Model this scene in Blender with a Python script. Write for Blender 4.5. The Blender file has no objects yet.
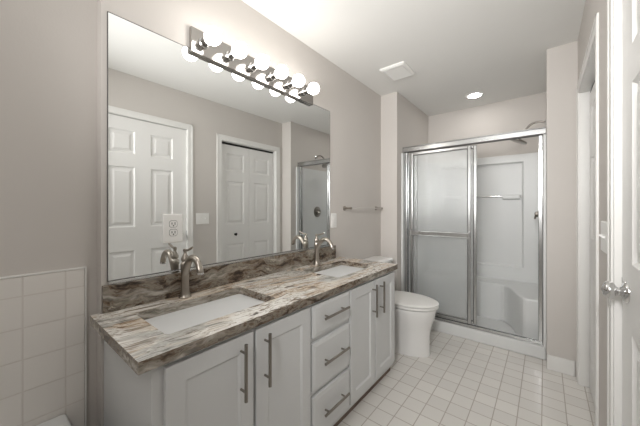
import bpy, bmesh, math
from mathutils import Vector, Matrix

SC = bpy.context.scene
COL = SC.collection
PI = math.pi

# ------------------------------------------------------------------ camera
cam_data = bpy.data.cameras.new('camera')
cam = bpy.data.objects.new('camera', cam_data)
COL.objects.link(cam)
cam.location = (1.376, 0.0, 1.224)
cam.rotation_euler = (math.radians(90), 0, math.radians(39.12))
cam_data.sensor_fit = 'HORIZONTAL'
cam_data.sensor_width = 36.0
cam_data.lens = 276.4 / 640 * 36.0
cam_data.shift_y = -4.6 / 640
cam_data.clip_start = 0.02
SC.camera = cam

# ------------------------------------------------------------------ world, area lights, exposure
world = bpy.data.worlds.new('world')
SC.world = world
world.use_nodes = True
world.node_tree.nodes['Background'].inputs[0].default_value = (0.8, 0.85, 0.9, 1)
world.node_tree.nodes['Background'].inputs[1].default_value = 0.3

def area_light(name, loc, rot, size, power, color=(1, 1, 1), size_y=None):
    d = bpy.data.lights.new(name, 'AREA')
    d.energy = power
    d.color = color
    d.size = size
    if size_y:
        d.shape = 'RECTANGLE'
        d.size_y = size_y
    o = bpy.data.objects.new(name, d)
    COL.objects.link(o)
    o.location = loc
    o.rotation_euler = rot
    return o

BULB = 7.0
def lamp(name, loc, power, radius, color):
    d = bpy.data.lights.new(name, 'POINT')
    d.energy = power
    d.shadow_soft_size = radius
    d.color = color
    o = bpy.data.objects.new(name, d)
    COL.objects.link(o)
    o.location = loc
    return o
# fill lights added behind the camera: soft light thrown forward, and light bounced off the ceiling
def aim(o, target, spread):
    o.rotation_euler = (Vector(target) - o.location).to_track_quat('-Z', 'Y').to_euler()
    o.data.spread = math.radians(spread)
aim(area_light('rear_soft_fill', (1.34, -0.80, 1.95), (0, 0, 0), 0.35, 3.6, (1.0, 0.99, 0.98)), (0.85, 2.6, 0.9), 70)
aim(area_light('rear_bounce_fill', (0.80, -0.35, 1.55), (0, 0, 0), 0.8, 6.4, (1.0, 0.99, 0.975)), (0.60, 2.0, 2.44), 90)
area_light('bath_overhead_fill', (0.75, -0.55, 2.42), (0, 0, 0), 0.5, 3.6, (1.0, 0.985, 0.965))  # downward fill added near the ceiling, no fixture there
SC.view_settings.view_transform = 'Standard'
SC.view_settings.look = 'None'
SC.view_settings.gamma = 1.0
SC.view_settings.use_curve_mapping = False
SC.view_settings.exposure = 0.92

# ------------------------------------------------------------------ materials
def lin(c):
    return tuple(((v / 255) / 12.92 if v / 255 <= 0.04045 else ((v / 255 + 0.055) / 1.055) ** 2.4) for v in c)

def new_mat(name):
    m = bpy.data.materials.new(name)
    m.use_nodes = True
    return m, m.node_tree.nodes, m.node_tree.links, m.node_tree.nodes['Principled BSDF']

def mat(name, rgb, rough=0.5, metal=0.0, bump=None, spec=0.5, coat=0.0, var=0.03):
    m, n, l, b = new_mat(name)
    b.inputs['Roughness'].default_value = rough
    b.inputs['Metallic'].default_value = metal
    b.inputs['Specular IOR Level'].default_value = spec
    b.inputs['Coat Weight'].default_value = coat
    c = lin(rgb)
    tc = n.new('ShaderNodeTexCoord')
    nz = n.new('ShaderNodeTexNoise')
    nz.inputs['Scale'].default_value = 6.0
    nz.inputs['Detail'].default_value = 3.0
    l.new(tc.outputs['Object'], nz.inputs['Vector'])
    mx = n.new('ShaderNodeMix')
    mx.data_type = 'RGBA'
    l.new(nz.outputs['Fac'], mx.inputs[0])
    mx.inputs[6].default_value = (*[v * (1 - var) for v in c], 1)
    mx.inputs[7].default_value = (*[min(1, v * (1 + var)) for v in c], 1)
    l.new(mx.outputs[2], b.inputs['Base Color'])
    if bump:
        n2 = n.new('ShaderNodeTexNoise')
        n2.inputs['Scale'].default_value = bump[0]
        l.new(tc.outputs['Object'], n2.inputs['Vector'])
        bp = n.new('ShaderNodeBump')
        bp.inputs['Strength'].default_value = bump[1]
        bp.inputs['Distance'].default_value = 0.002
        l.new(n2.outputs['Fac'], bp.inputs['Height'])
        l.new(bp.outputs['Normal'], b.inputs['Normal'])
    return m

def emit(name, rgb, s):
    m, n, l, b = new_mat(name)
    b.inputs['Base Color'].default_value = (0.9, 0.9, 0.9, 1)
    b.inputs['Emission Color'].default_value = (*rgb, 1)
    b.inputs['Emission Strength'].default_value = s
    return m

def tile_mat(name, rgb, grout, period, mortar, offset, plane, rough, var=0.04):
    """Square tiles laid on a grid in object space; plane picks the two axes."""
    m, n, l, b = new_mat(name)
    tc = n.new('ShaderNodeTexCoord')
    sp = n.new('ShaderNodeSeparateXYZ')
    l.new(tc.outputs['Object'], sp.inputs[0])
    cb = n.new('ShaderNodeCombineXYZ')
    for k, ax in enumerate(plane):
        a = n.new('ShaderNodeMath')
        a.operation = 'SUBTRACT'
        l.new(sp.outputs['XYZ'.index(ax)], a.inputs[0])
        a.inputs[1].default_value = offset[k] - 40 * period
        l.new(a.outputs[0], cb.inputs[k])
    br = n.new('ShaderNodeTexBrick')
    br.offset = 0.0
    br.squash = 1.0
    br.inputs['Scale'].default_value = 1.0
    br.inputs['Brick Width'].default_value = period
    br.inputs['Row Height'].default_value = period
    br.inputs['Mortar Size'].default_value = mortar
    br.inputs['Mortar Smooth'].default_value = 0.15
    br.inputs['Bias'].default_value = 0.0
    c = lin(rgb)
    br.inputs['Color1'].default_value = (*[v * (1 - var) for v in c], 1)
    br.inputs['Color2'].default_value = (*[min(1, v * (1 + var)) for v in c], 1)
    br.inputs['Mortar'].default_value = (*lin(grout), 1)
    l.new(cb.outputs[0], br.inputs['Vector'])
    l.new(br.outputs['Color'], b.inputs['Base Color'])
    bp = n.new('ShaderNodeBump')
    bp.inputs['Strength'].default_value = 0.6
    bp.inputs['Distance'].default_value = 0.002
    bp.invert = True
    l.new(br.outputs['Fac'], bp.inputs['Height'])
    l.new(bp.outputs['Normal'], b.inputs['Normal'])
    rr = n.new('ShaderNodeMapRange')
    rr.inputs[3].default_value = rough
    rr.inputs[4].default_value = 0.85
    l.new(br.outputs['Fac'], rr.inputs[0])
    l.new(rr.outputs[0], b.inputs['Roughness'])
    return m

def granite():
    m, n, l, b = new_mat('granite')
    tc = n.new('ShaderNodeTexCoord')
    mp = n.new('ShaderNodeMapping')
    mp.inputs['Rotation'].default_value = (0.2, 0.1, 0.10)
    l.new(tc.outputs['Object'], mp.inputs['Vector'])
    # large lazy swirl that bends the bands
    w = n.new('ShaderNodeTexNoise')
    w.inputs['Scale'].default_value = 2.6
    w.inputs['Detail'].default_value = 3.0
    l.new(mp.outputs[0], w.inputs['Vector'])
    ws = n.new('ShaderNodeVectorMath'); ws.operation = 'SUBTRACT'
    l.new(w.outputs['Color'], ws.inputs[0]); ws.inputs[1].default_value = (0.5, 0.5, 0.5)
    wm = n.new('ShaderNodeVectorMath'); wm.operation = 'SCALE'
    l.new(ws.outputs[0], wm.inputs[0]); wm.inputs['Scale'].default_value = 0.13
    wa = n.new('ShaderNodeVectorMath'); wa.operation = 'ADD'
    l.new(mp.outputs[0], wa.inputs[0]); l.new(wm.outputs[0], wa.inputs[1])
    def streak(sx, sy, sz, detail, off):
        s = n.new('ShaderNodeMapping')
        s.inputs['Scale'].default_value = (sx, sy, sz)
        s.inputs['Location'].default_value = (off, off * 0.7, off * 0.3)
        l.new(wa.outputs[0], s.inputs['Vector'])
        t = n.new('ShaderNodeTexNoise')
        t.inputs['Scale'].default_value = 1.0
        t.inputs['Detail'].default_value = detail
        t.inputs['Roughness'].default_value = 0.62
        l.new(s.outputs[0], t.inputs['Vector'])
        return t.outputs['Fac']
    def ramp(fac, stops):
        r = n.new('ShaderNodeValToRGB')
        e = r.color_ramp.elements
        while len(e) < len(stops):
            e.new(0.5)
        for q, (p, c) in zip(e, stops):
            q.position = p
            q.color = (*lin(c), 1)
        l.new(fac, r.inputs[0])
        return r.outputs[0]
    def mix(fac, a, c, blend='MIX'):
        x = n.new('ShaderNodeMix'); x.data_type = 'RGBA'; x.blend_type = blend
        if isinstance(fac, float):
            x.inputs[0].default_value = fac
        else:
            l.new(fac, x.inputs[0])
        l.new(a, x.inputs[6]); l.new(c, x.inputs[7])
        return x.outputs[2]
    def maskr(fac, lo, hi):
        r = n.new('ShaderNodeMapRange')
        r.inputs[1].default_value = lo; r.inputs[2].default_value = hi
        l.new(fac, r.inputs[0])
        return r.outputs[0]
    base = ramp(streak(40, 1.7, 44, 7, 0), [(0.32, (86, 74, 64)), (0.40, (142, 128, 112)), (0.45, (222, 217, 209)),
                                           (0.52, (240, 238, 234)), (0.56, (150, 138, 122)), (0.60, (232, 228, 221)), (0.70, (246, 244, 240))])
    tan = ramp(streak(46, 1.9, 48, 7, 7), [(0.34, (70, 52, 40)), (0.41, (132, 108, 86)), (0.47, (190, 170, 148)),
                                          (0.53, (232, 223, 210)), (0.57, (146, 122, 98)), (0.62, (216, 203, 186)), (0.72, (116, 88, 66))])
    grey = ramp(streak(44, 1.8, 46, 6, 13), [(0.32, (84, 82, 78)), (0.43, (142, 140, 134)), (0.52, (196, 194, 189)), (0.58, (150, 146, 138)), (0.68, (228, 226, 222))])
    c1 = mix(maskr(streak(7, 0.8, 7, 4, 3), 0.49, 0.56), base, tan)
    c2 = mix(maskr(streak(8, 0.9, 8, 4, 21), 0.52, 0.58), c1, grey)
    # sparse dark mineral seams
    dark = ramp(streak(80, 9, 80, 4, 31), [(0.0, (44, 34, 28)), (1.0, (96, 76, 58))])
    c3 = mix(maskr(streak(48, 1.6, 50, 7, 41), 0.60, 0.66), c2, dark)
    l.new(c3, b.inputs['Base Color'])
    b.inputs['Roughness'].default_value = 0.18
    b.inputs['Coat Weight'].default_value = 0.2
    return m

def granite_dark():
    """The darker, browner bands that show on the cut edges and on the backsplash."""
    m, n, l, b = new_mat('granite_edge')
    tc = n.new('ShaderNodeTexCoord')
    w = n.new('ShaderNodeTexNoise'); w.inputs['Scale'].default_value = 5.0; w.inputs['Detail'].default_value = 4.0
    l.new(tc.outputs['Object'], w.inputs['Vector'])
    ws = n.new('ShaderNodeVectorMath'); ws.operation = 'SCALE'; ws.inputs['Scale'].default_value = 0.14
    l.new(w.outputs['Color'], ws.inputs[0])
    wa = n.new('ShaderNodeVectorMath'); wa.operation = 'ADD'
    l.new(tc.outputs['Object'], wa.inputs[0]); l.new(ws.outputs[0], wa.inputs[1])
    s = n.new('ShaderNodeMapping'); s.inputs['Scale'].default_value = (30, 6, 34)
    l.new(wa.outputs[0], s.inputs['Vector'])
    t = n.new('ShaderNodeTexNoise'); t.inputs['Scale'].default_value = 1.0; t.inputs['Detail'].default_value = 7.0
    t.inputs['Roughness'].default_value = 0.66
    l.new(s.outputs[0], t.inputs['Vector'])
    r = n.new('ShaderNodeValToRGB')
    stops = [(0.32, (34, 28, 24)), (0.42, (74, 62, 52)), (0.48, (114, 98, 82)), (0.54, (146, 138, 126)), (0.60, (90, 80, 70)), (0.68, (176, 168, 154)), (0.76, (210, 204, 194))]
    e = r.color_ramp.elements
    while len(e) < len(stops): e.new(0.5)
    for q, (p, c) in zip(e, stops):
        q.position = p; q.color = (*lin(c), 1)
    l.new(t.outputs['Fac'], r.inputs[0])
    s2 = n.new('ShaderNodeMapping'); s2.inputs['Scale'].default_value = (5, 3.2, 16); s2.inputs['Location'].default_value = (2.3, 5.1, 0.7)
    l.new(wa.outputs[0], s2.inputs['Vector'])
    t2 = n.new('ShaderNodeTexNoise'); t2.inputs['Scale'].default_value = 1.0; t2.inputs['Detail'].default_value = 5.0
    l.new(s2.outputs[0], t2.inputs['Vector'])
    k2 = n.new('ShaderNodeMapRange'); k2.inputs[1].default_value = 0.48; k2.inputs[2].default_value = 0.62; k2.inputs[4].default_value = 0.75
    l.new(t2.outputs['Fac'], k2.inputs[0])
    s3 = n.new('ShaderNodeMapping'); s3.inputs['Scale'].default_value = (40, 12, 60); s3.inputs['Location'].default_value = (9, 4, 1)
    l.new(wa.outputs[0], s3.inputs['Vector'])
    t3 = n.new('ShaderNodeTexNoise'); t3.inputs['Scale'].default_value = 1.0; t3.inputs['Detail'].default_value = 6.0
    l.new(s3.outputs[0], t3.inputs['Vector'])
    r3 = n.new('ShaderNodeValToRGB')
    r3.color_ramp.elements[0].position = 0.35; r3.color_ramp.elements[0].color = (*lin((120, 116, 104)), 1)
    r3.color_ramp.elements[1].position = 0.62; r3.color_ramp.elements[1].color = (*lin((214, 208, 198)), 1)
    l.new(t3.outputs['Fac'], r3.inputs[0])
    mx = n.new('ShaderNodeMix'); mx.data_type = 'RGBA'
    l.new(k2.outputs[0], mx.inputs[0]); l.new(r.outputs[0], mx.inputs[6]); l.new(r3.outputs[0], mx.inputs[7])
    l.new(mx.outputs[2], b.inputs['Base Color'])
    b.inputs['Roughness'].default_value = 0.25
    return m

def obscure_glass():
    m, n, l, b = new_mat('obscure_glass')
    tc = n.new('ShaderNodeTexCoord')
    nz = n.new('ShaderNodeTexNoise')
    nz.inputs['Scale'].default_value = 70.0
    nz.inputs['Detail'].default_value = 2.0
    l.new(tc.outputs['Object'], nz.inputs['Vector'])
    bp = n.new('ShaderNodeBump'); bp.inputs['Strength'].default_value = 0.35; bp.inputs['Distance'].default_value = 0.004
    l.new(nz.outputs['Fac'], bp.inputs['Height'])
    out = n['Material Output']
    n.remove(b)
    rf = n.new('ShaderNodeBsdfRefraction'); rf.inputs['Roughness'].default_value = 0.20; rf.inputs['IOR'].default_value = 1.12
    rf.inputs['Color'].default_value = (1, 1, 1, 1)
    tr = n.new('ShaderNodeBsdfTranslucent'); tr.inputs['Color'].default_value = (0.97, 0.98, 0.98, 1)
    gl = n.new('ShaderNodeBsdfGlossy'); gl.inputs['Roughness'].default_value = 0.24
    tp = n.new('ShaderNodeBsdfTransparent'); tp.inputs['Color'].default_value = (0.95, 0.96, 0.96, 1)
    for q in (rf, tr, gl):
        l.new(bp.outputs['Normal'], q.inputs['Normal'])
    a = n.new('ShaderNodeMixShader'); a.inputs[0].default_value = 0.18
    l.new(rf.outputs[0], a.inputs[1]); l.new(tr.outputs[0], a.inputs[2])
    c = n.new('ShaderNodeMixShader'); c.inputs[0].default_value = 0.5
    l.new(a.outputs[0], c.inputs[1]); l.new(tp.outputs[0], c.inputs[2])
    df = n.new('ShaderNodeBsdfDiffuse'); df.inputs['Color'].default_value = (0.9, 0.92, 0.91, 1)
    e = n.new('ShaderNodeMixShader'); e.inputs[0].default_value = 0.13
    l.new(c.outputs[0], e.inputs[1]); l.new(df.outputs[0], e.inputs[2])
    d = n.new('ShaderNodeMixShader'); d.inputs[0].default_value = 0.08
    l.new(e.outputs[0], d.inputs[1]); l.new(gl.outputs[0], d.inputs[2])
    l.new(d.outputs[0], out.inputs['Surface'])
    return m

def mirror_mat():
    m, n, l, b = new_mat('mirror')
    b.inputs['Base Color'].default_value = (0.90, 0.915, 0.91, 1)
    b.inputs['Metallic'].default_value = 1.0
    b.inputs['Roughness'].default_value = 0.0
    return m

M = dict(
    wall=mat('wall_paint', (205, 200, 195), 0.75, bump=(160, 0.15), spec=0.3, var=0.01),
    ceiling=mat('ceiling_paint', (232, 231, 228), 0.85, bump=(120, 0.15), spec=0.2, var=0.01),
    trim=mat('trim_paint', (232, 231, 228), 0.38, var=0.01),
    door=mat('door_paint', (234, 233, 231), 0.42, bump=(140, 0.08), var=0.01),
    cabinet=mat('cabinet_paint', (216, 217, 217), 0.42, var=0.015),
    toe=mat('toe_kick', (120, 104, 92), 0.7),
    floor=tile_mat('floor_tile', (230, 227, 222), (192, 184, 176), 0.1125, 0.0027, (0.575, 1.875), 'XY', 0.32),
    walltile=tile_mat('wall_tile', (230, 226, 221), (216, 210, 204), 0.1125, 0.0024, (0.207, 0.690), 'YZ', 0.22, 0.01),
    granite=granite(), granite_edge=granite_dark(),
    porcelain=mat('porcelain', (240, 239, 237), 0.12, coat=0.5, var=0.005),
    acrylic=mat('acrylic', (224, 225, 224), 0.38, coat=0.0, var=0.008),
    plastic=mat('white_plastic', (236, 235, 232), 0.35, var=0.005),
    chrome=mat('chrome', (222, 222, 222), 0.10, 1.0, var=0.01),
    alum=mat('polished_aluminium', (200, 201, 201), 0.20, 1.0, var=0.02),
    nickel=mat('brushed_nickel', (168, 161, 152), 0.28, 1.0, bump=(300, 0.05), var=0.03),
    plate=mat('light_plate_metal', (170, 166, 162), 0.12, 1.0, var=0.02),
    pull=mat('pull_metal', (150, 145, 138), 0.3, 1.0, bump=(300, 0.05), var=0.03),
    dark=mat('dark_slot', (36, 34, 33), 0.6),
    seam=mat('grey_gasket', (92, 90, 88), 0.6),
    glass=obscure_glass(), mirror=mirror_mat(),
    bulb=emit('bulb_glow', (1.0, 0.965, 0.91), BULB),
    lens=emit('downlight_glow', (1.0, 0.97, 0.93), 24.0),
)

# ------------------------------------------------------------------ mesh helpers
def obj(name, bm, material, parent=None, smooth=None, bevel=None):
    bmesh.ops.recalc_face_normals(bm, faces=bm.faces)
    me = bpy.data.meshes.new(name)
    bm.to_mesh(me)
    bm.free()
    mats = material if isinstance(material, (list, tuple)) else [material]
    for q in mats:
        me.materials.append(q)
    o = bpy.data.objects.new(name, me)
    COL.objects.link(o)
    if parent:
        o.parent = parent
    if bevel:
        md = o.modifiers.new('bevel', 'BEVEL')
        md.width = bevel
        md.segments = 3
        md.limit_method = 'ANGLE'
        md.angle_limit = math.radians(40)
        md.harden_normals = False
    if smooth:
        for p in me.polygons:
            p.use_smooth = True
        try:
            me.set_sharp_from_angle(angle=math.radians(smooth))
        except Exception:
            pass
    return o

def thing(name, label, cat, loc=(0, 0, 0), group=None):
    o = bpy.data.objects.new(name, None)
    COL.objects.link(o)
    o.empty_display_size = 0.1
    o.location = loc
    return tag(o, label, cat, group)

def tag(o, label, cat, group=None):
    o['label'] = label
    o['category'] = cat
    o['kind'] = 'thing'
    if group:
        o['group'] = group
    return o

def struct(o, label=None, cat=None):
    o['kind'] = 'structure'
    if label:
        o['label'] = label
    if cat:
        o['category'] = cat
    return o

def dup(root, loc, label=None, group=None):
    r = root.copy(); COL.objects.link(r); r.location = loc
    if label: r['label'] = label
    if group: r['group'] = group
    for ch in list(root.children):
        c = ch.copy(); COL.objects.link(c); c.parent = r
        for g in list(ch.children):
            d = g.copy(); COL.objects.link(d); d.parent = c
    return r

def box(bm, lo, hi, mi=0):
    v = [bm.verts.new((x, y, z)) for x in (lo[0], hi[0]) for y in (lo[1], hi[1]) for z in (lo[2], hi[2])]
    for f in ((0, 1, 3, 2), (4, 6, 7, 5), (0, 4, 5, 1), (2, 3, 7, 6), (0, 2, 6, 4), (1, 5, 7, 3)):
        bm.faces.new([v[i] for i in f]).material_index = mi

def box_bm(lo, hi):
    bm = bmesh.new(); box(bm, lo, hi); return bm

def loft(bm, rings, cap0=True, cap1=True, mi=0):
    vs = [[bm.verts.new(p) for p in r] for r in rings]
    n = len(vs[0])
    for a, b in zip(vs, vs[1:]):
        for i in range(n):
            j = (i + 1) % n
            bm.faces.new((a[i], a[j], b[j], b[i])).material_index = mi
    if cap0: bm.faces.new(list(reversed(vs[0]))).material_index = mi
    if cap1: bm.faces.new(vs[-1]).material_index = mi

def rrect(cx, cy, hx, hy, r, z, n=6):
    out = []
    r = min(r, hx, hy)
    for k, (sx, sy) in enumerate(((1, 1), (-1, 1), (-1, -1), (1, -1))):
        for i in range(n + 1):
            a = PI / 2 * k + PI / 2 * i / n
            out.append((cx + sx * (hx - r) + r * math.cos(a), cy + sy * (hy - r) + r * math.sin(a), z))
    return out

def frame_for(d):
    d = Vector(d).normalized()
    u = d.orthogonal().normalized()
    if abs(d.z) < 0.9:
        u = Vector((0, 0, 1)).cross(d).normalized()
    return d, u, d.cross(u)

def tube(bm, pts, rad, n=16, caps=True):
    pts = [Vector(p) for p in pts]
    rads = rad if isinstance(rad, (list, tuple)) else [rad] * len(pts)
    rings = []
    pu = None
    for i, p in enumerate(pts):
        d = (pts[min(i + 1, len(pts) - 1)] - pts[max(i - 1, 0)]).normalized()
        if pu is None:
            _, u, _ = frame_for(d)
        else:
            u = (pu - d * pu.dot(d)).normalized()
        pu = u
        v = d.cross(u)
        rings.append([p + (u * math.cos(2 * PI * k / n) + v * math.sin(2 * PI * k / n)) * rads[i] for k in range(n)])
    loft(bm, rings, caps, caps)

def spline(pts, n=8):
    """Catmull-Rom through the points."""
    P = [Vector(p) for p in pts]
    P = [P[0] * 2 - P[1]] + P + [P[-1] * 2 - P[-2]]
    out = []
    for i in range(1, len(P) - 2):
        for k in range(n):
            t = k / n
            a, b, c, d = P[i - 1], P[i], P[i + 1], P[i + 2]
            out.append(0.5 * (2 * b + (c - a) * t + (2 * a - 5 * b + 4 * c - d) * t * t + (3 * b - a - 3 * c + d) * t ** 3))
    out.append(P[-2])
    return out

def lathe(bm, prof, origin, axis=(0, 0, 1), n=28, caps=True):
    d, u, v = frame_for(axis)
    o = Vector(origin)
    rings = [[o + d * h + (u * math.cos(2 * PI * k / n) + v * math.sin(2 * PI * k / n)) * max(r, 1e-4) for k in range(n)] for r, h in prof]
    loft(bm, rings, caps, caps)

def sphere(bm, c, r, axis=(0, 0, 1), n=28, m=14):
    lathe(bm, [(r * math.sin(PI * i / m), -r * math.cos(PI * i / m)) for i in range(m + 1)], c, axis, n)

def panel_slab(us, vs, cells, rings, thick, mp):
    """A slab whose face is a grid; the listed cells are moulded panels made of inset rings (inset, depth)."""
    bm = bmesh.new()
    P = lambda u, v, d: bm.verts.new(mp(u, v, d))
    for i in range(len(us) - 1):
        for j in range(len(vs) - 1):
            u0, u1, v0, v1 = us[i], us[i + 1], vs[j], vs[j + 1]
            if (i, j) in cells:
                loops = [[mp(u0, v0, 0), mp(u1, v0, 0), mp(u1, v1, 0), mp(u0, v1, 0)]]
                for ins, dep in rings:
                    loops.append([mp(u0 + ins, v0 + ins, dep), mp(u1 - ins, v0 + ins, dep), mp(u1 - ins, v1 - ins, dep), mp(u0 + ins, v1 - ins, dep)])
                loft(bm, loops, False, True)
            else:
                bm.faces.new((P(u0, v0, 0), P(u1, v0, 0), P(u1, v1, 0), P(u0, v1, 0)))
    # edges and back (edge strips follow the grid so the slab is closed)
    A, B, C, D = us[0], us[-1], vs[0], vs[-1]
    for a, b in zip(us, us[1:]):
        for v in (C, D):
            bm.faces.new((P(a, v, 0), P(b, v, 0), P(b, v, -thick), P(a, v, -thick)))
    for a, b in zip(vs, vs[1:]):
        for u in (A, B):
            bm.faces.new((P(u, a, 0), P(u, b, 0), P(u, b, -thick), P(u, a, -thick)))
    for i in range(len(us) - 1):
        for j in range(len(vs) - 1):
            bm.faces.new((P(us[i], vs[j], -thick), P(us[i + 1], vs[j], -thick), P(us[i + 1], vs[j + 1], -thick), P(us[i], vs[j + 1], -thick)))
    bmesh.ops.remove_doubles(bm, verts=bm.verts, dist=1e-6)
    return bm

# ------------------------------------------------------------------ the room
H = 2.44
def wall(name, boxes, m='wall'):
    bm = bmesh.new()
    for lo, hi in boxes:
        box(bm, lo, hi)
    return struct(obj(name, bm, M[m]))

wall('floor', [((-0.18, -1.52, -0.1), (1.85, 3.86, 0.0))], 'floor')
wall('ceiling', [((-0.18, -1.52, H), (1.85, 3.86, H + 0.1))], 'ceiling')
wall('wall_left', [((-0.18, 0.305, 0), (0.0, 2.735, H))])
wall('wall_alcove', [((-0.18, -1.52, 0), (-0.06, 0.305, H))])
wall('wall_shower_left', [((-0.18, 2.735, 0), (0.184, 3.86, H))])
wall('wall_shower_back', [((0.184, 3.734, 0), (1.387, 3.86, H))])
wall('wall_shower_right', [((1.387, 2.735, 0), (1.72, 3.86, H))])
wall('wall_rear', [((-0.06, -1.52, 0), (1.72, -1.40, H))])
RX = 1.561
D0, D1, DH = 0.560, 1.382, 2.058          # entry opening
K0, K1, KH = 1.777, 2.622, 2.024          # closet opening
wall('wall_right', [((RX, -1.40, 0), (1.72, D0, H)), ((RX, D1, 0), (1.72, K0, H)), ((RX, K1, 0), (1.72, 2.735, H)),
                    ((RX, D0, DH), (1.72, D1, H)), ((RX, K0, KH), (1.72, K1, H))])
wall('wall_behind_doors', [((1.72, D0 - 0.05, 0), (1.85, K1 + 0.1, H))])

# tiled splash beside the tub (thin tile field with a rounded white border)
tl = obj('wall_tile', box_bm((-0.0600, -1.40, 0.0), (-0.0500, 0.265, 0.985)), M['walltile'], bevel=0.006)
struct(tl)

bm = bmesh.new()
box(bm, (-0.060, -1.40, 0.985), (-0.0485, 0.269, 0.990))
box(bm, (-0.060, 0.265, 0.30), (-0.0485, 0.269, 0.985))
struct(obj('trim_4', bm, M['trim']))
# baseboards
def base(name, lo, hi):
    struct(obj(name, box_bm(lo, hi), M['trim'], bevel=0.005))
base('baseboard_shower', (1.389, 2.722, 0), (RX - 0.014, 2.735, 0.112))
base('baseboard_right', (RX - 0.013, 1.436, 0), (RX, 1.695, 0.112))
base('baseboard_left', (0.0, 1.975, 0), (0.013, 2.735, 0.112))
base('baseboard_back', (0.014, 2.722, 0), (0.182, 2.735, 0.112))
base('baseboard_rear', (0.72, -1.40, 0), (RX - 0.014, -1.387, 0.112))
base('baseboard_right.001', (RX - 0.013, -1.386, 0), (RX, 0.505, 0.112))

# casings: two legs and a head, stepped profile, plus the jamb lining inside the opening
def casing(name, y0, y1, h, w, depth):
    bm = bmesh.new()
    x0 = RX - 0.007
    for a, b in ((y0 - w, y0), (y1, y1 + w)):
        box(bm, (x0, a, 0), (RX, b, h + w))
    box(bm, (x0, y0, h), (RX, y1, h + w))
    # raised outer bead
    for a, b in ((y0 - w, y0 - w + 0.016), (y1 + w - 0.016, y1 + w)):
        box(bm, (x0 - 0.003, a, 0), (x0, b, h + w))
    box(bm, (x0 - 0.003, y0 - w, h + w - 0.016), (x0, y1 + w, h + w))
    # lining
    box(bm, (RX, y0 - 0.012, 0), (RX + depth, y0 + 0.004, h))
    box(bm, (RX, y1 - 0.004, 0), (RX + depth, y1 + 0.012, h))
    box(bm, (RX, y0, h - 0.004), (RX + depth, y1, h + 0.01))
    return struct(obj(name, bm, M['trim'], bevel=0.003))
casing('trim_1', D0, D1, DH, 0.055, 0.11)
casing('trim_2', K0, K1, KH, 0.062, 0.11)

# entry door: six moulded panels, facing the room (-X)
RINGS = [(0.012, -0.009), (0.028, -0.009), (0.048, -0.002)]
DX = 1.580
d1 = obj('door_1', panel_slab([0.567, 0.700, 0.905, 1.036, 1.240, 1.375], [0.010, 0.235, 0.838, 1.052, 1.605, 1.722, 1.935, 2.050],
         {(i, j) for i in (1, 3) for j in (1, 3, 5)}, RINGS, 0.035, lambda u, v, d: (DX - d, u, v)), M['door'])
struct(d1)
bm = bmesh.new()
kn = (DX, 1.295, 0.958)
lathe(bm, [(0.034, 0), (0.034, 0.004), (0.029, 0.010), (0.016, 0.014), (0.012, 0.018), (0.012, 0.022), (0.017, 0.026), (0.025, 0.032),
           (0.028, 0.041), (0.026, 0.049), (0.018, 0.055), (0.007, 0.057), (0.003, 0.060)], kn, (-1, 0, 0))
kk = obj('door_knob', bm, M['chrome'], d1, smooth=40)
kk['label'] = 'polished chrome knob'
obj('latch_plate', box_bm((DX - 0.0005, 1.3748, 0.93), (DX + 0.03, 1.3775, 0.99)), M['dark'], d1)

# folding closet door: two hinged leaves, three panels high
KX = 1.612
for k, (a, b) in enumerate(((1.786, 2.198), (2.201, 2.604))):
    lf = obj('door_2' if k == 0 else 'door_3', panel_slab([a, a + 0.076, b - 0.076, b], [0.015, 0.19, 0.790, 1.030, 1.560, 1.680, 1.895, 1.994],
             {(1, j) for j in (1, 3, 5)}, RINGS, 0.032, lambda u, v, d: (KX - d, u, v)), M['door'])
    struct(lf)
    if k == 0:
        bm = bmesh.new()
        lathe(bm, [(0.011, 0), (0.008, 0.012), (0.016, 0.020), (0.018, 0.027), (0.012, 0.034), (0.003, 0.036)], (KX, 1.990, 0.905), (-1, 0, 0))
        q = obj('knob', bm, M['dark'], lf, smooth=40)
        q['label'] = 'small dark knob'
struct(obj('trim_3', box_bm((1.616, K0 + 0.005, 2.003), (1.64, K1 - 0.005, 2.018)), M['dark']))   # folding-door track

# ------------------------------------------------------------------ vanity
VY0, VY1, VX = 0.313, 1.960, 0.490
van = thing('vanity_cabinet', 'long white double vanity cabinet with doors and drawers under the granite countertop', 'cabinet', (0, 0, 0))
bm = bmesh.new()
box(bm, (0.002, VY0, 0.05), (VX, VY1, 0.7695))
obj('body', bm, M['cabinet'], van, bevel=0.002)
bm = bmesh.new()
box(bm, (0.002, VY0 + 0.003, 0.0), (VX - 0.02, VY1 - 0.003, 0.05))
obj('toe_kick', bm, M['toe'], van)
CR = [(0.004, -0.003), (0.010, -0.007), (0.030, -0.007)]
FX = VX + 0.018
def mapf(u, v, d): return (FX + d, u, v)
def bar_pull(parent, p0, p1):
    p0, p1 = Vector(p0), Vector(p1)
    bm = bmesh.new()
    tube(bm, [p0, p1], 0.0066, 14)
    d = (p1 - p0).normalized()
    L = (p1 - p0).length
    for t in (0.16, 0.84):
        q = p0 + d * L * t
        tube(bm, [(FX, q.y, q.z), (q.x, q.y, q.z)], 0.0046, 12)
    return obj('handle', bm, M['pull'], parent, smooth=40)
HX = FX + 0.032
doors = [(0.345, 0.664, 0.606), (0.676, 0.998, 0.718), (1.350, 1.645, 1.608), (1.655, 1.950, 1.712)]
for a, b, hy in doors:
    d = obj('door', panel_slab([a, a + 0.058, b - 0.058, b], [0.085, 0.143, 0.690, 0.751], {(1, 1)}, CR, 0.018, mapf), M['cabinet'], van, bevel=0.003)
    bar_pull(d, (HX, hy, 0.525), (HX, hy, 0.732))
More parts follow.
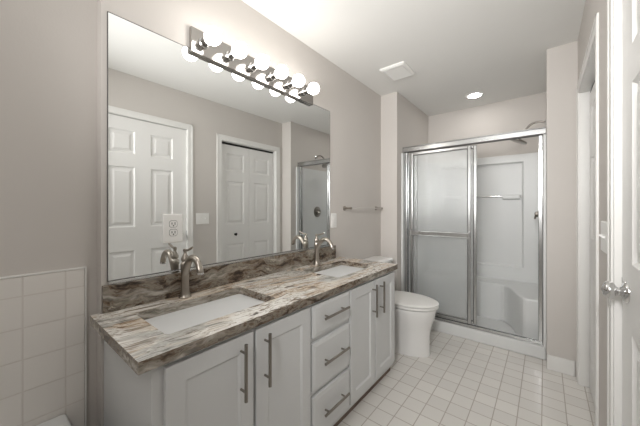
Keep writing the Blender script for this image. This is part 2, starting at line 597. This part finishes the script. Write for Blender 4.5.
for z0, z1 in ((0.592, 0.751), (0.330, 0.566), (0.085, 0.304)):
    d = obj('drawer', panel_slab([1.012, 1.020, 1.330, 1.338], [z0, z0 + 0.008, z1 - 0.008, z1], {(1, 1)}, [(0.010, 0.003)], 0.018, mapf), M['cabinet'], van, bevel=0.003)
    zc = (z0 + z1) / 2 + 0.008
    bar_pull(d, (HX, 1.072, zc), (HX, 1.285, zc))

# countertop with two rectangular cut-outs
CZ0, CZ1 = 0.770, 0.806
SINKS = [(0.388, 0.872), (1.365, 1.830)]
SX0, SX1 = 0.112, 0.408
bm = bmesh.new()
CR_ = 0.018
def counter(bm):
    xs = [0.0, SX0, SX1, 0.520]
    ys = [0.270, SINKS[0][0], SINKS[0][1], SINKS[1][0], SINKS[1][1], 1.975]
    top, bot = {}, {}
    def hole(i, j): return i == 1 and j in (1, 3)
    def arc(i, j):
        """Rounded-corner outline of the cut-out in cell i, j (counter-clockwise)."""
        return [(p[0], p[1]) for p in rrect((xs[1] + xs[2]) / 2, (ys[j] + ys[j + 1]) / 2, (xs[2] - xs[1]) / 2, (ys[j + 1] - ys[j]) / 2, CR_, 0, 5)]
    for z in (CZ1, CZ0):
        mi = 0
        for i in range(3):
            for j in range(5):
                if hole(i, j):
                    o = arc(i, j)
                    # fill the four corner slivers
                    cs = [(xs[2], ys[j + 1]), (xs[1], ys[j + 1]), (xs[1], ys[j]), (xs[2], ys[j])]
                    for k in range(4):
                        seg = o[k * 6:(k + 1) * 6]
                        bm.faces.new([bm.verts.new((*q, z)) for q in ([cs[k]] + seg)])
                    continue
                bm.faces.new([bm.verts.new((x, y, z)) for x, y in ((xs[i], ys[j]), (xs[i + 1], ys[j]), (xs[i + 1], ys[j + 1]), (xs[i], ys[j + 1]))])
    for j in (1, 3):
        o = arc(1, j)
        for a, b in zip(o, o[1:] + o[:1]):
            if a == b: continue
            f = bm.faces.new([bm.verts.new((*a, CZ0)), bm.verts.new((*b, CZ0)), bm.verts.new((*b, CZ1)), bm.verts.new((*a, CZ1))])
            f.material_index = 1
    for a, b in zip(ys, ys[1:]):
        for x, mi in ((xs[0], 0), (xs[-1], 1)):
            bm.faces.new([bm.verts.new((x, a, CZ0)), bm.verts.new((x, b, CZ0)), bm.verts.new((x, b, CZ1)), bm.verts.new((x, a, CZ1))]).material_index = mi
    for a, b in zip(xs, xs[1:]):
        for y in (ys[0], ys[-1]):
            bm.faces.new([bm.verts.new((a, y, CZ0)), bm.verts.new((b, y, CZ0)), bm.verts.new((b, y, CZ1)), bm.verts.new((a, y, CZ1))]).material_index = 1
counter(bm)
bmesh.ops.remove_doubles(bm, verts=bm.verts, dist=1e-6)
ct = obj('countertop', bm, [M['granite'], M['granite_edge']], bevel=0.004)
tag(ct, 'long brown, grey and white veined granite countertop on the white vanity', 'countertop')
bs = obj('backsplash', box_bm((0.0005, 0.307, CZ1), (0.020, 1.880, 0.914)), M['granite_edge'], bevel=0.002)
tag(bs, 'low dark brown granite backsplash strip along the bottom of the mirror', 'backsplash')

# undermount sinks
def make_sink(hy, loc, label):
    s = thing('undermount_sink', label, 'sink', loc, 'undermount sinks in the vanity')
    hx = (SX1 - SX0) / 2 + 0.004
    hy = hy + 0.004
    bm = bmesh.new()
    rings = [rrect(0, 0, hx + 0.02, hy + 0.02, 0.03, -0.015), rrect(0, 0, hx + 0.02, hy + 0.02, 0.03, -0.001), rrect(0, 0, hx, hy, 0.022, -0.001),
             rrect(0, 0, hx - 0.003, hy - 0.003, 0.018, -0.012), rrect(0, 0, hx - 0.014, hy - 0.022, 0.020, -0.085),
             rrect(0, 0, hx - 0.022, hy - 0.034, 0.028, -0.115), rrect(0, 0, hx - 0.05, hy - 0.06, 0.05, -0.128), rrect(0, 0, 0.03, 0.03, 0.029, -0.136)]
    loft(bm, rings, False, True)
    obj('basin', bm, M['porcelain'], s, smooth=50)
    bm = bmesh.new()
    lathe(bm, [(0.024, -0.135), (0.024, -0.131), (0.018, -0.131), (0.016, -0.133), (0.0, -0.133)], (0, 0, 0))
    obj('drain', bm, M['nickel'], s, smooth=40)
    return s
for k, (a, b) in enumerate(SINKS):
    make_sink((b - a) / 2, ((SX0 + SX1) / 2, (a + b) / 2, CZ0),
              ['white rectangular undermount sink at the near end of the granite countertop', 'white rectangular undermount sink at the far end of the countertop, beside the toilet'][k])

# faucets
def make_faucet(loc, label):
    f = thing('faucet', label, 'faucet', loc, 'single-handle vanity faucets')
    bm = bmesh.new()
    lathe(bm, [(0.027, 0), (0.027, 0.004), (0.0235, 0.008), (0.020, 0.016), (0.0175, 0.04), (0.0165, 0.08), (0.0175, 0.115), (0.0195, 0.135),
               (0.0205, 0.150), (0.0200, 0.158), (0.0165, 0.164), (0.013, 0.170)], (0, 0, 0))
    obj('body', bm, M['nickel'], f, smooth=35)
    bm = bmesh.new()
    pts = spline([(0.0, 0, 0.112), (0.020, 0, 0.150), (0.050, 0, 0.184), (0.085, 0, 0.194), (0.118, 0, 0.180), (0.138, 0, 0.150), (0.142, 0, 0.134)], 6)
    n = len(pts)
    tube(bm, pts, [0.0175 - 0.0035 * min(1, i / (n * 0.6)) for i in range(n)], 18)
    obj('spout', bm, M['nickel'], f, smooth=40)
    bm = bmesh.new()
    tube(bm, [(0.1419, 0, 0.136), (0.1425, 0, 0.128)], 0.0148, 18)
    obj('aerator', bm, M['chrome'], f, smooth=40)
    bm = bmesh.new()
    lathe(bm, [(0.013, 0.168), (0.017, 0.174), (0.0175, 0.182), (0.013, 0.194), (0.0075, 0.204), (0.0065, 0.214), (0.009, 0.219), (0.008, 0.226), (0.001, 0.229)], (0, 0, 0))
    tube(bm, [(-0.014, 0, 0.217), (0.0, 0, 0.219), (0.03, 0, 0.224), (0.062, 0, 0.236), (0.072, 0, 0.241)], [0.004, 0.0056, 0.0052, 0.0058, 0.004], 12)
    obj('handle', bm, M['nickel'], f, smooth=40)
    return f
f0 = make_faucet((0.060, 0.610, CZ1), 'brushed nickel faucet behind the near sink')
dup(f0, (0.060, 1.580, CZ1), 'brushed nickel faucet behind the far sink, towards the toilet')

# ------------------------------------------------------------------ mirror, outlet, light bar
mr = thing('wall_mirror', 'large frameless mirror on the wall above the vanity', 'mirror', (0, 0, 0))
obj('glass', box_bm((0.0005, 0.327, 0.931), (0.006, 1.813, 2.018)), M['mirror'], mr)
obj('channel', box_bm((0.0005, 0.327, 0.9145), (0.009, 1.813, 0.9265)), M['alum'], mr, bevel=0.001)
bm = bmesh.new()
for lo, hi in (((0.0005, 0.327, 0.9265), (0.0068, 1.813, 0.931)), ((0.0005, 0.327, 2.018), (0.0062, 1.813, 2.021)), ((0.0005, 0.324, 0.9265), (0.0062, 0.327, 2.021)), ((0.0005, 1.813, 0.9265), (0.0062, 1.8145, 2.021))):
    box(bm, lo, hi)
obj('edge', bm, M['seam'], mr)

def toggle_plate(name, label, cat, loc, sgn, w, h, kind, gangs=1, group=None):
    """Cover plate lying in the YZ plane, facing sgn*X."""
    t = thing(name, label, cat, loc, group)
    bm = bmesh.new()
    rr = lambda hw, hh, r, x: [(sgn * x, p[0], p[1]) for p in rrect(0, 0, hw, hh, r, 0)]
    loft(bm, [rr(w / 2, h / 2, 0.006, 0.0), rr(w / 2, h / 2, 0.006, 0.003), rr(w / 2 - 0.004, h / 2 - 0.004, 0.004, 0.006)])
    obj('plate', bm, M['plastic'], t, smooth=30)
    for g in range(gangs):
        yc = (g - (gangs - 1) / 2) * 0.062
        if kind == 'outlet':
            for zc in (0.0205, -0.0205):
                bm = bmesh.new()
                loft(bm, [[(sgn * x, p[0] + yc, p[1] + zc) for p in rrect(0, 0, 0.0172, 0.0150, 0.010, 0)] for x in (0.0055, 0.0076)])
                r = obj('receptacle', bm, M['plastic'], t, smooth=30)
                bm = bmesh.new()
                loft(bm, [[(sgn * x, p[0] + yc, p[1] + zc) for p in rrect(0, 0, 0.0188, 0.0166, 0.011, 0)] for x in (0.0055, 0.0062)])
                obj('surround', bm, M['seam'], r)
                bm = bmesh.new()
                for dy, hh in ((-0.0068, 0.0050), (0.0068, 0.0060)):
                    box(bm, (min(sgn * 0.0074, sgn * 0.0080), yc + dy - 0.0016, zc + 0.002 - hh), (max(sgn * 0.0074, sgn * 0.0080), yc + dy + 0.0016, zc + 0.002 + hh))
                lathe(bm, [(0.0032, 0), (0.0032, 0.0005)], (sgn * 0.0075, yc, zc - 0.008), (sgn, 0, 0), 12)
                obj('slot', bm, M['dark'], r)
        elif kind == 'toggle':
            bm = bmesh.new()
            box(bm, (min(sgn * 0.006, sgn * 0.0066), yc - 0.006, -0.012), (max(sgn * 0.006, sgn * 0.0066), yc + 0.006, 0.012))
            loft(bm, [[(sgn * 0.006, yc + a, b) for a, b in ((-0.0042, -0.006), (0.0042, -0.006), (0.0042, 0.006), (-0.0042, 0.006))],
                      [(sgn * 0.016, yc + a, b + 0.006) for a, b in ((-0.0035, -0.004), (0.0035, -0.004), (0.0035, 0.002), (-0.0035, 0.002))]])
            obj('toggle', bm, M['plastic'], t)
        else:
            bm = bmesh.new()
            loft(bm, [[(sgn * x, p[0] + yc, p[1]) for p in rrect(0, 0, 0.0165, 0.033, 0.003, 0)] for x in (0.0055, 0.0085)])
            obj('rocker', bm, M['plastic'], t)
    return t
toggle_plate('wall_outlet', 'white double electrical outlet with cover plate set into the mirror', 'outlet', (0.006, 0.577, 1.130), 1, 0.090, 0.136, 'outlet')
toggle_plate('light_switch', 'white single rocker switch plate on the wall right of the mirror', 'light switch', (0.0, 1.872, 1.122), 1, 0.078, 0.120, 'rocker')
toggle_plate('light_switch', 'white double toggle switch plate between the entry door and closet door', 'light switch', (RX, 1.546, 1.112), -1, 0.150, 0.122, 'toggle', 2)

vl = thing('vanity_light', 'chrome light bar with six glowing round bulbs above the mirror', 'wall light', (0, 1.106, 2.060))
bm = bmesh.new()
box(bm, (0.0065, -0.452, -0.062), (0.028, 0.472, 0.064))
obj('back_plate', bm, M['plate'], vl, bevel=0.004)
obj('mount', box_bm((0.0, -0.40, -0.035), (0.0065, 0.40, 0.05)), M['alum'], vl)
for k in range(6):
    y = (k - 2.5) * 0.1515 - 0.010
    bm = bmesh.new()
    lathe(bm, [(0.026, 0.028), (0.026, 0.034), (0.021, 0.040), (0.021, 0.068), (0.0225, 0.070), (0.0225, 0.076), (0.017, 0.078)], (0, y, 0.003), (1, 0, 0))
    sk = obj('socket', bm, M['chrome'], vl, smooth=35)
    bm = bmesh.new()
    r = 0.0405
    prof = [(0.012, 0.074), (0.0135, 0.080)] + [(r * math.sin(PI * (0.11 + 0.89 * i / 14)), 0.120 - r * math.cos(PI * (0.11 + 0.89 * i / 14))) for i in range(15)]
    lathe(bm, prof, (0, y, 0.003), (1, 0, 0))
    q = obj('bulb', bm, M['bulb'], vl, smooth=60)
    q['label'] = 'glowing white globe bulb'

# ------------------------------------------------------------------ towel bar
tb = thing('towel_bar', 'thin metal towel bar on the wall above the toilet', 'towel bar', (0, 2.325, 1.225))
for s in (-1, 1):
    bm = bmesh.new()
    lathe(bm, [(0.021, 0), (0.021, 0.006), (0.010, 0.012), (0.008, 0.050), (0.010, 0.056), (0.010, 0.076), (0.004, 0.080)], (0.0, s * 0.292, 0), (1, 0, 0))
    obj('post', bm, M['nickel'], tb, smooth=35)
bm = bmesh.new()
tube(bm, [(0.067, -0.292, 0), (0.067, 0.292, 0)], 0.005, 14)
obj('bar', bm, mat('clear_satin_bar', (205, 200, 195), 0.3, 0.2), tb, smooth=40)

# ------------------------------------------------------------------ ceiling fittings
cv = thing('ceiling_vent', 'square white exhaust fan grille on the ceiling', 'vent', (0.364, 2.335, H))
bm = bmesh.new()
loft(bm, [rrect(0, 0, 0.112, 0.132, 0.008, 0.0), rrect(0, 0, 0.112, 0.132, 0.008, -0.010), rrect(0, 0, 0.098, 0.118, 0.008, -0.020), rrect(0, 0, 0.086, 0.106, 0.004, -0.020), rrect(0, 0, 0.084, 0.104, 0.004, -0.006)])
obj('frame', bm, M['plastic'], cv, smooth=30)
bm = bmesh.new()
for i in range(13):
    y = -0.096 + i * 0.016
    box(bm, (-0.084, y - 0.004, -0.018), (0.084, y + 0.004, -0.006))
obj('grille', bm, M['plastic'], cv)

dl = thing('downlight', 'round lit recessed downlight in the ceiling above the shower', 'ceiling light', (0.79, 3.355, H))
bm = bmesh.new()
lathe(bm, [(0.088, 0.0), (0.088, -0.004), (0.080, -0.008), (0.066, -0.006), (0.064, 0.0)], (0, 0, 0), n=40, caps=False)
obj('trim_ring', bm, M['plastic'], dl, smooth=40)
bm = bmesh.new()
lathe(bm, [(0.0, -0.0045), (0.065, -0.0045), (0.065, -0.001), (0.0, -0.001)], (0, 0, 0), n=40)
obj('lens', bm, M['lens'], dl)

# ------------------------------------------------------------------ toilet (against the left wall, facing +X)
to = thing('toilet', 'white two-piece toilet with closed lid between the vanity and the shower', 'toilet', (0, 2.355, 0))
def egg(x0, x1, w, z, n=40, back=0.5):
    """Outline squarish at the back (x0), elliptical at the front (x1)."""
    xm = x0 + (x1 - x0) * 0.46
    out = []
    for k in range(n):
        a = 2 * PI * k / n
        c, s = math.cos(a), math.sin(a)
        if c >= 0:
            out.append((xm + (x1 - xm) * c, w * s, z))
        else:
            out.append((xm - (xm - x0) * abs(c) ** 0.75, w * (abs(s) ** (1 - back * 0.35)) * (1 if s >= 0 else -1), z))
    return out
bm = bmesh.new()
rings = [egg(0.16, 0.636, 0.126, 0.0), egg(0.16, 0.638, 0.128, 0.012), egg(0.20, 0.634, 0.120, 0.03), egg(0.27, 0.632, 0.116, 0.10), egg(0.28, 0.634, 0.118, 0.17),
         egg(0.26, 0.642, 0.128, 0.225), egg(0.24, 0.656, 0.146, 0.275), egg(0.235, 0.672, 0.162, 0.32), egg(0.225, 0.680, 0.172, 0.36), egg(0.22, 0.688, 0.178, 0.385), egg(0.22, 0.688, 0.178, 0.394)]
loft(bm, rings)
# rear deck and trapway bulge on both sides
loft(bm, [rrect(0.155, 0, 0.125, 0.085, 0.03, 0.0), rrect(0.155, 0, 0.120, 0.080, 0.03, 0.05), rrect(0.150, 0, 0.110, 0.070, 0.03, 0.20), rrect(0.150, 0, 0.130, 0.105, 0.03, 0.32), rrect(0.150, 0, 0.140, 0.115, 0.03, 0.372)])
for s in (-1, 1):
    tube(bm, spline([(0.40, s * 0.075, 0.05), (0.31, s * 0.084, 0.10), (0.25, s * 0.088, 0.20), (0.20, s * 0.085, 0.255), (0.13, s * 0.080, 0.22), (0.10, s * 0.078, 0.10), (0.10, s * 0.076, 0.02)], 6), 0.042, 16)
obj('bowl', bm, M['porcelain'], to, smooth=50)
bm = bmesh.new()
loft(bm, [egg(0.235, 0.676, 0.164, 0.394), egg(0.235, 0.676, 0.164, 0.4005), egg(0.215, 0.698, 0.182, 0.401), egg(0.213, 0.702, 0.185, 0.406), egg(0.214, 0.702, 0.185, 0.416), egg(0.218, 0.698, 0.182, 0.419)])
obj('seat', bm, M['plastic'], to, smooth=50)
bm = bmesh.new()
loft(bm, [egg(0.225, 0.684, 0.170, 0.419), egg(0.225, 0.684, 0.170, 0.4235), egg(0.205, 0.700, 0.184, 0.424), egg(0.202, 0.704, 0.187, 0.428), egg(0.203, 0.703, 0.186, 0.436), egg(0.215, 0.692, 0.177, 0.441), egg(0.25, 0.65, 0.14, 0.444), egg(0.32, 0.55, 0.07, 0.446)])
obj('lid', bm, M['plastic'], to, smooth=50)
for s in (-1, 1):
    bm = bmesh.new()
    loft(bm, [rrect(0.214, s * 0.075, 0.014, 0.022, 0.008, 0.372), rrect(0.214, s * 0.075, 0.014, 0.022, 0.008, 0.425), rrect(0.214, s * 0.075, 0.009, 0.016, 0.006, 0.436)])
    obj('hinge', bm, M['plastic'], to, smooth=40)
bm = bmesh.new()
loft(bm, [rrect(0.108, 0, 0.085, 0.200, 0.035, 0.373), rrect(0.108, 0, 0.092, 0.215, 0.035, 0.40), rrect(0.108, 0, 0.098, 0.228, 0.035, 0.700)])
obj('tank', bm, M['porcelain'], to, smooth=50)
bm = bmesh.new()
loft(bm, [rrect(0.110, 0, 0.100, 0.230, 0.035, 0.7005), rrect(0.110, 0, 0.108, 0.240, 0.04, 0.708), rrect(0.110, 0, 0.108, 0.240, 0.04, 0.728), rrect(0.110, 0, 0.100, 0.232, 0.04, 0.738), rrect(0.110, 0, 0.07, 0.19, 0.04, 0.741)])
obj('tank_lid', bm, M['porcelain'], to, smooth=50)
bm = bmesh.new()
lathe(bm, [(0.013, 0), (0.013, 0.010), (0.006, 0.014)], (0.203, -0.165, 0.645), (1, 0, 0))
tube(bm, [(0.214, -0.165, 0.645), (0.220, -0.13, 0.640), (0.220, -0.085, 0.634)], [0.006, 0.005, 0.006], 12)
obj('flush_lever', bm, M['chrome'], to, smooth=40)

# ------------------------------------------------------------------ shower
st = thing('shower_stall', 'white moulded shower stall with recessed shelf wall and corner seat', 'shower', (0.184, 2.865, 0))
SW, SD = 1.203, 0.869        # inside width and depth of the alcove
bm = bmesh.new()
# curb and pan floor
box(bm, (0.001, 0.0, 0.0), (SW - 0.001, 0.095, 0.108))
box(bm, (0.001, 0.095, 0.0), (SW - 0.001, SD - 0.001, 0.045))
obj('pan', bm, M['acrylic'], st, bevel=0.012)
TOP = 1.815
# back wall with a tall recessed field
bm = panel_slab([0.020, 0.186, 1.016, SW - 0.020], [0.045, 0.575, 1.735, TOP], {(1, 1)}, [(0.004, -0.003), (0.012, -0.022), (0.020, -0.028)], 0.034,
                lambda u, v, d: (u, SD - 0.036 - d, v))
obj('back_panel', bm, M['acrylic'], st, bevel=0.004)
for s, x0, x1 in ((0, 0.001, 0.020), (1, SW - 0.020, SW - 0.001)):
    obj('side_panel', box_bm((x0, -0.03 if s == 0 else -0.03, 0.0 if False else 0.109), (x1, SD - 0.001, TOP)), M['acrylic'], st, bevel=0.006)
# moulded soap shelves with a chrome bar between them
for x0, x1 in ((0.215, 0.385), (0.820, 0.990)):
    obj('soap_shelf', box_bm((x0, SD - 0.075, 1.325), (x1, SD - 0.0085, 1.375)), M['acrylic'], st, bevel=0.012)
bm = bmesh.new()
tube(bm, [(0.38, SD - 0.045, 1.358), (0.825, SD - 0.045, 1.358)], 0.008, 14)
q = obj('grab_bar', bm, M['chrome'], st, smooth=40)
q['label'] = 'chrome bar between the soap shelves'
# L-shaped bench
bm = bmesh.new()
XA, YB, YF = 1.060, SD - 0.29, SD - 0.70
outl = [(0.0205, YB), (0.80, YB)]
for i in range(13):
    t = i / 12
    s = t * t * (3 - 2 * t)
    outl.append((0.80 + (XA - 0.80) * (t ** 0.8), YB + (YF - YB) * (s ** 1.25)))
outl += [(SW - 0.0205, YF), (SW - 0.0205, SD - 0.037), (0.0205, SD - 0.037)]
loft(bm, [[(x, y, 0.0455) for x, y in outl], [(x, y, 0.432) for x, y in outl]])
obj('bench', bm, M['acrylic'], st, bevel=0.018)

fr = thing('shower_door_frame', 'polished metal header, jambs and sill framing the shower opening', 'shower frame', (0.184, 2.865, 0))
bm = bmesh.new()
box(bm, (0.001, 0.005, 1.828), (SW - 0.001, 0.070, 1.872))
box(bm, (0.001, 0.001, 1.872), (SW - 0.001, 0.074, 1.880))
obj('header', bm, M['alum'], fr, bevel=0.006)
bm = bmesh.new()
for y in (0.010, 0.040):
    box(bm, (0.0225, y, 1.8200), (SW - 0.0225, y + 0.006, 1.829))
obj('header_track', bm, M['seam'], fr)
bm = bmesh.new()
box(bm, (0.0225, 0.010, 0.1100), (SW - 0.0225, 0.066, 0.118))
box(bm, (0.0225, 0.012, 0.118), (SW - 0.0225, 0.016, 0.136))
box(bm, (0.0205, 0.058, 0.118), (SW - 0.0205, 0.062, 0.132))
obj('sill', bm, M['alum'], fr, bevel=0.002)
for a, b in ((0.0225, 0.052), (SW - 0.052, SW - 0.0225)):
    bm = bmesh.new()
    box(bm, (a, 0.006, 0.140), (b, 0.024, 1.8195))
    box(bm, (a, 0.024, 0.140), (b - 0.012 if a < 0.5 else b, 0.050, 1.8195)) if a < 0.5 else box(bm, (a + 0.012, 0.024, 0.140), (b, 0.050, 1.8195))
    box(bm, (a, 0.050, 0.140), (b, 0.068, 1.8195))
    obj('jamb', bm, M['alum'], fr, bevel=0.005)
obj('guide', box_bm((0.715, 0.020, 0.1185), (0.765, 0.055, 0.130)), M['dark'], fr)

def slider(label, x0, x1, yc, bar):
    t = thing('sliding_shower_door', label, 'shower door', (x0, 2.865 + yc, 0.142), 'sliding shower doors')
    w, z0, z1 = x1 - x0, 0.0, 1.672
    g = obj('glass', box_bm((0.018, -0.003, 0.018), (w - 0.018, 0.003, z1 - 0.018)), M['glass'], t)
    g['label'] = 'pebbled frosted glass pane'
    bm = bmesh.new()
    box(bm, (0, -0.010, z0), (0.027, 0.010, z1))
    box(bm, (w - 0.027, -0.010, z0), (w, 0.010, z1))
    box(bm, (0.027, -0.010, z0), (w - 0.027, 0.010, 0.027))
    box(bm, (0.027, -0.010, z1 - 0.027), (w - 0.027, 0.010, z1))
    obj('frame', bm, M['alum'], t, bevel=0.005)
    bm = bmesh.new()
    for a, b in (((0.027, z0 + 0.027), (0.0315, z1 - 0.027)), ((w - 0.0315, z0 + 0.027), (w - 0.027, z1 - 0.027)),
                 ((0.0315, z0 + 0.027), (w - 0.0315, z0 + 0.0315)), ((0.0315, z1 - 0.0315), (w - 0.0315, z1 - 0.027))):
        box(bm, (a[0], -0.006, a[1]), (b[0], 0.006, b[1]))
    obj('gasket', bm, M['seam'], t)
    if bar:
        bm = bmesh.new()
        zb = 0.828
        for dz in (-0.020, 0.020):
            tube(bm, [(0.004, -0.040, zb + dz), (w - 0.008, -0.040, zb + dz)], 0.0065, 12)
        box(bm, (0.004, -0.042, zb - 0.015), (w - 0.008, -0.040, zb + 0.015))
        obj('towel_rail', bm, M['alum'], t, smooth=40)
        for x in (0.013, w - 0.014):
            bm = bmesh.new()
            box(bm, (x - 0.010, -0.046, zb - 0.034), (x + 0.010, -0.0105, zb + 0.034))
            obj('bracket', bm, M['alum'], t, bevel=0.005)
    return t
slider('front frosted sliding shower door with a metal towel rail, at the left', 0.266, 0.842, 0.027, True)
slider('rear sliding shower door mostly hidden behind the front one', 0.300, 0.886, 0.049, False)

sh = thing('showerhead', 'chrome shower head on a curved arm at the right shower wall', 'shower head', (1.387, 3.285, 2.015))
bm = bmesh.new()
lathe(bm, [(0.030, 0), (0.029, 0.005), (0.018, 0.012), (0.010, 0.015)], (0, 0, 0), (-1, 0, 0))
obj('flange', bm, M['chrome'], sh, smooth=40)
bm = bmesh.new()
tube(bm, spline([(-0.006, 0, 0), (-0.05, 0, 0.016), (-0.110, 0, 0.004), (-0.165, 0, -0.050), (-0.200, 0, -0.095)], 6), 0.0095, 14)
obj('arm', bm, M['pull'], sh, smooth=40)
bm = bmesh.new()
ax = Vector((-0.45, 0, -0.89)).normalized()
lathe(bm, [(0.012, 0), (0.017, 0.006), (0.017, 0.018), (0.026, 0.026), (0.070, 0.036), (0.084, 0.042), (0.084, 0.052), (0.078, 0.056), (0.0, 0.056)], Vector((-0.197, 0, -0.092)), ax)
obj('head', bm, M['pull'], sh, smooth=40)

sv = thing('shower_valve', 'round chrome shower valve with lever on the right shower wall', 'valve', (1.3655, 3.29, 1.170))
bm = bmesh.new()
lathe(bm, [(0.082, 0), (0.082, 0.003), (0.074, 0.009), (0.040, 0.012), (0.034, 0.016)], (0, 0, 0), (-1, 0, 0), 36)
obj('plate', bm, M['pull'], sv, smooth=35)
bm = bmesh.new()
lathe(bm, [(0.030, 0.014), (0.028, 0.040), (0.022, 0.058), (0.012, 0.064), (0.0, 0.066)], (0, 0, 0), (-1, 0, 0))
tube(bm, [(-0.046, 0, 0.0), (-0.058, -0.03, -0.020), (-0.060, -0.062, -0.038)], [0.010, 0.008, 0.009], 12)
obj('handle', bm, M['pull'], sv, smooth=40)

# ------------------------------------------------------------------ bathtub (its rim corner shows at the lower left)
bm = bmesh.new()
tcx, tcy, thx, thy = 0.327, -0.5935, 0.3755, 0.8035
loft(bm, [rrect(tcx, tcy, thx, thy, 0.012, 0.0), rrect(tcx, tcy, thx, thy, 0.012, 0.432), rrect(tcx, tcy, thx - 0.004, thy - 0.004, 0.016, 0.442), rrect(tcx, tcy, thx - 0.012, thy - 0.012, 0.02, 0.446),
          rrect(tcx, tcy, thx - 0.075, thy - 0.085, 0.12, 0.446), rrect(tcx, tcy, thx - 0.088, thy - 0.10, 0.12, 0.432),
          rrect(tcx, tcy, thx - 0.115, thy - 0.16, 0.13, 0.20), rrect(tcx, tcy, thx - 0.15, thy - 0.22, 0.13, 0.085), rrect(tcx, tcy, thx - 0.20, thy - 0.28, 0.12, 0.07)])
tubo = obj('bathtub', bm, M['acrylic'], smooth=50)
tag(tubo, 'white bathtub rim against the tiled wall, lower left corner', 'bathtub')
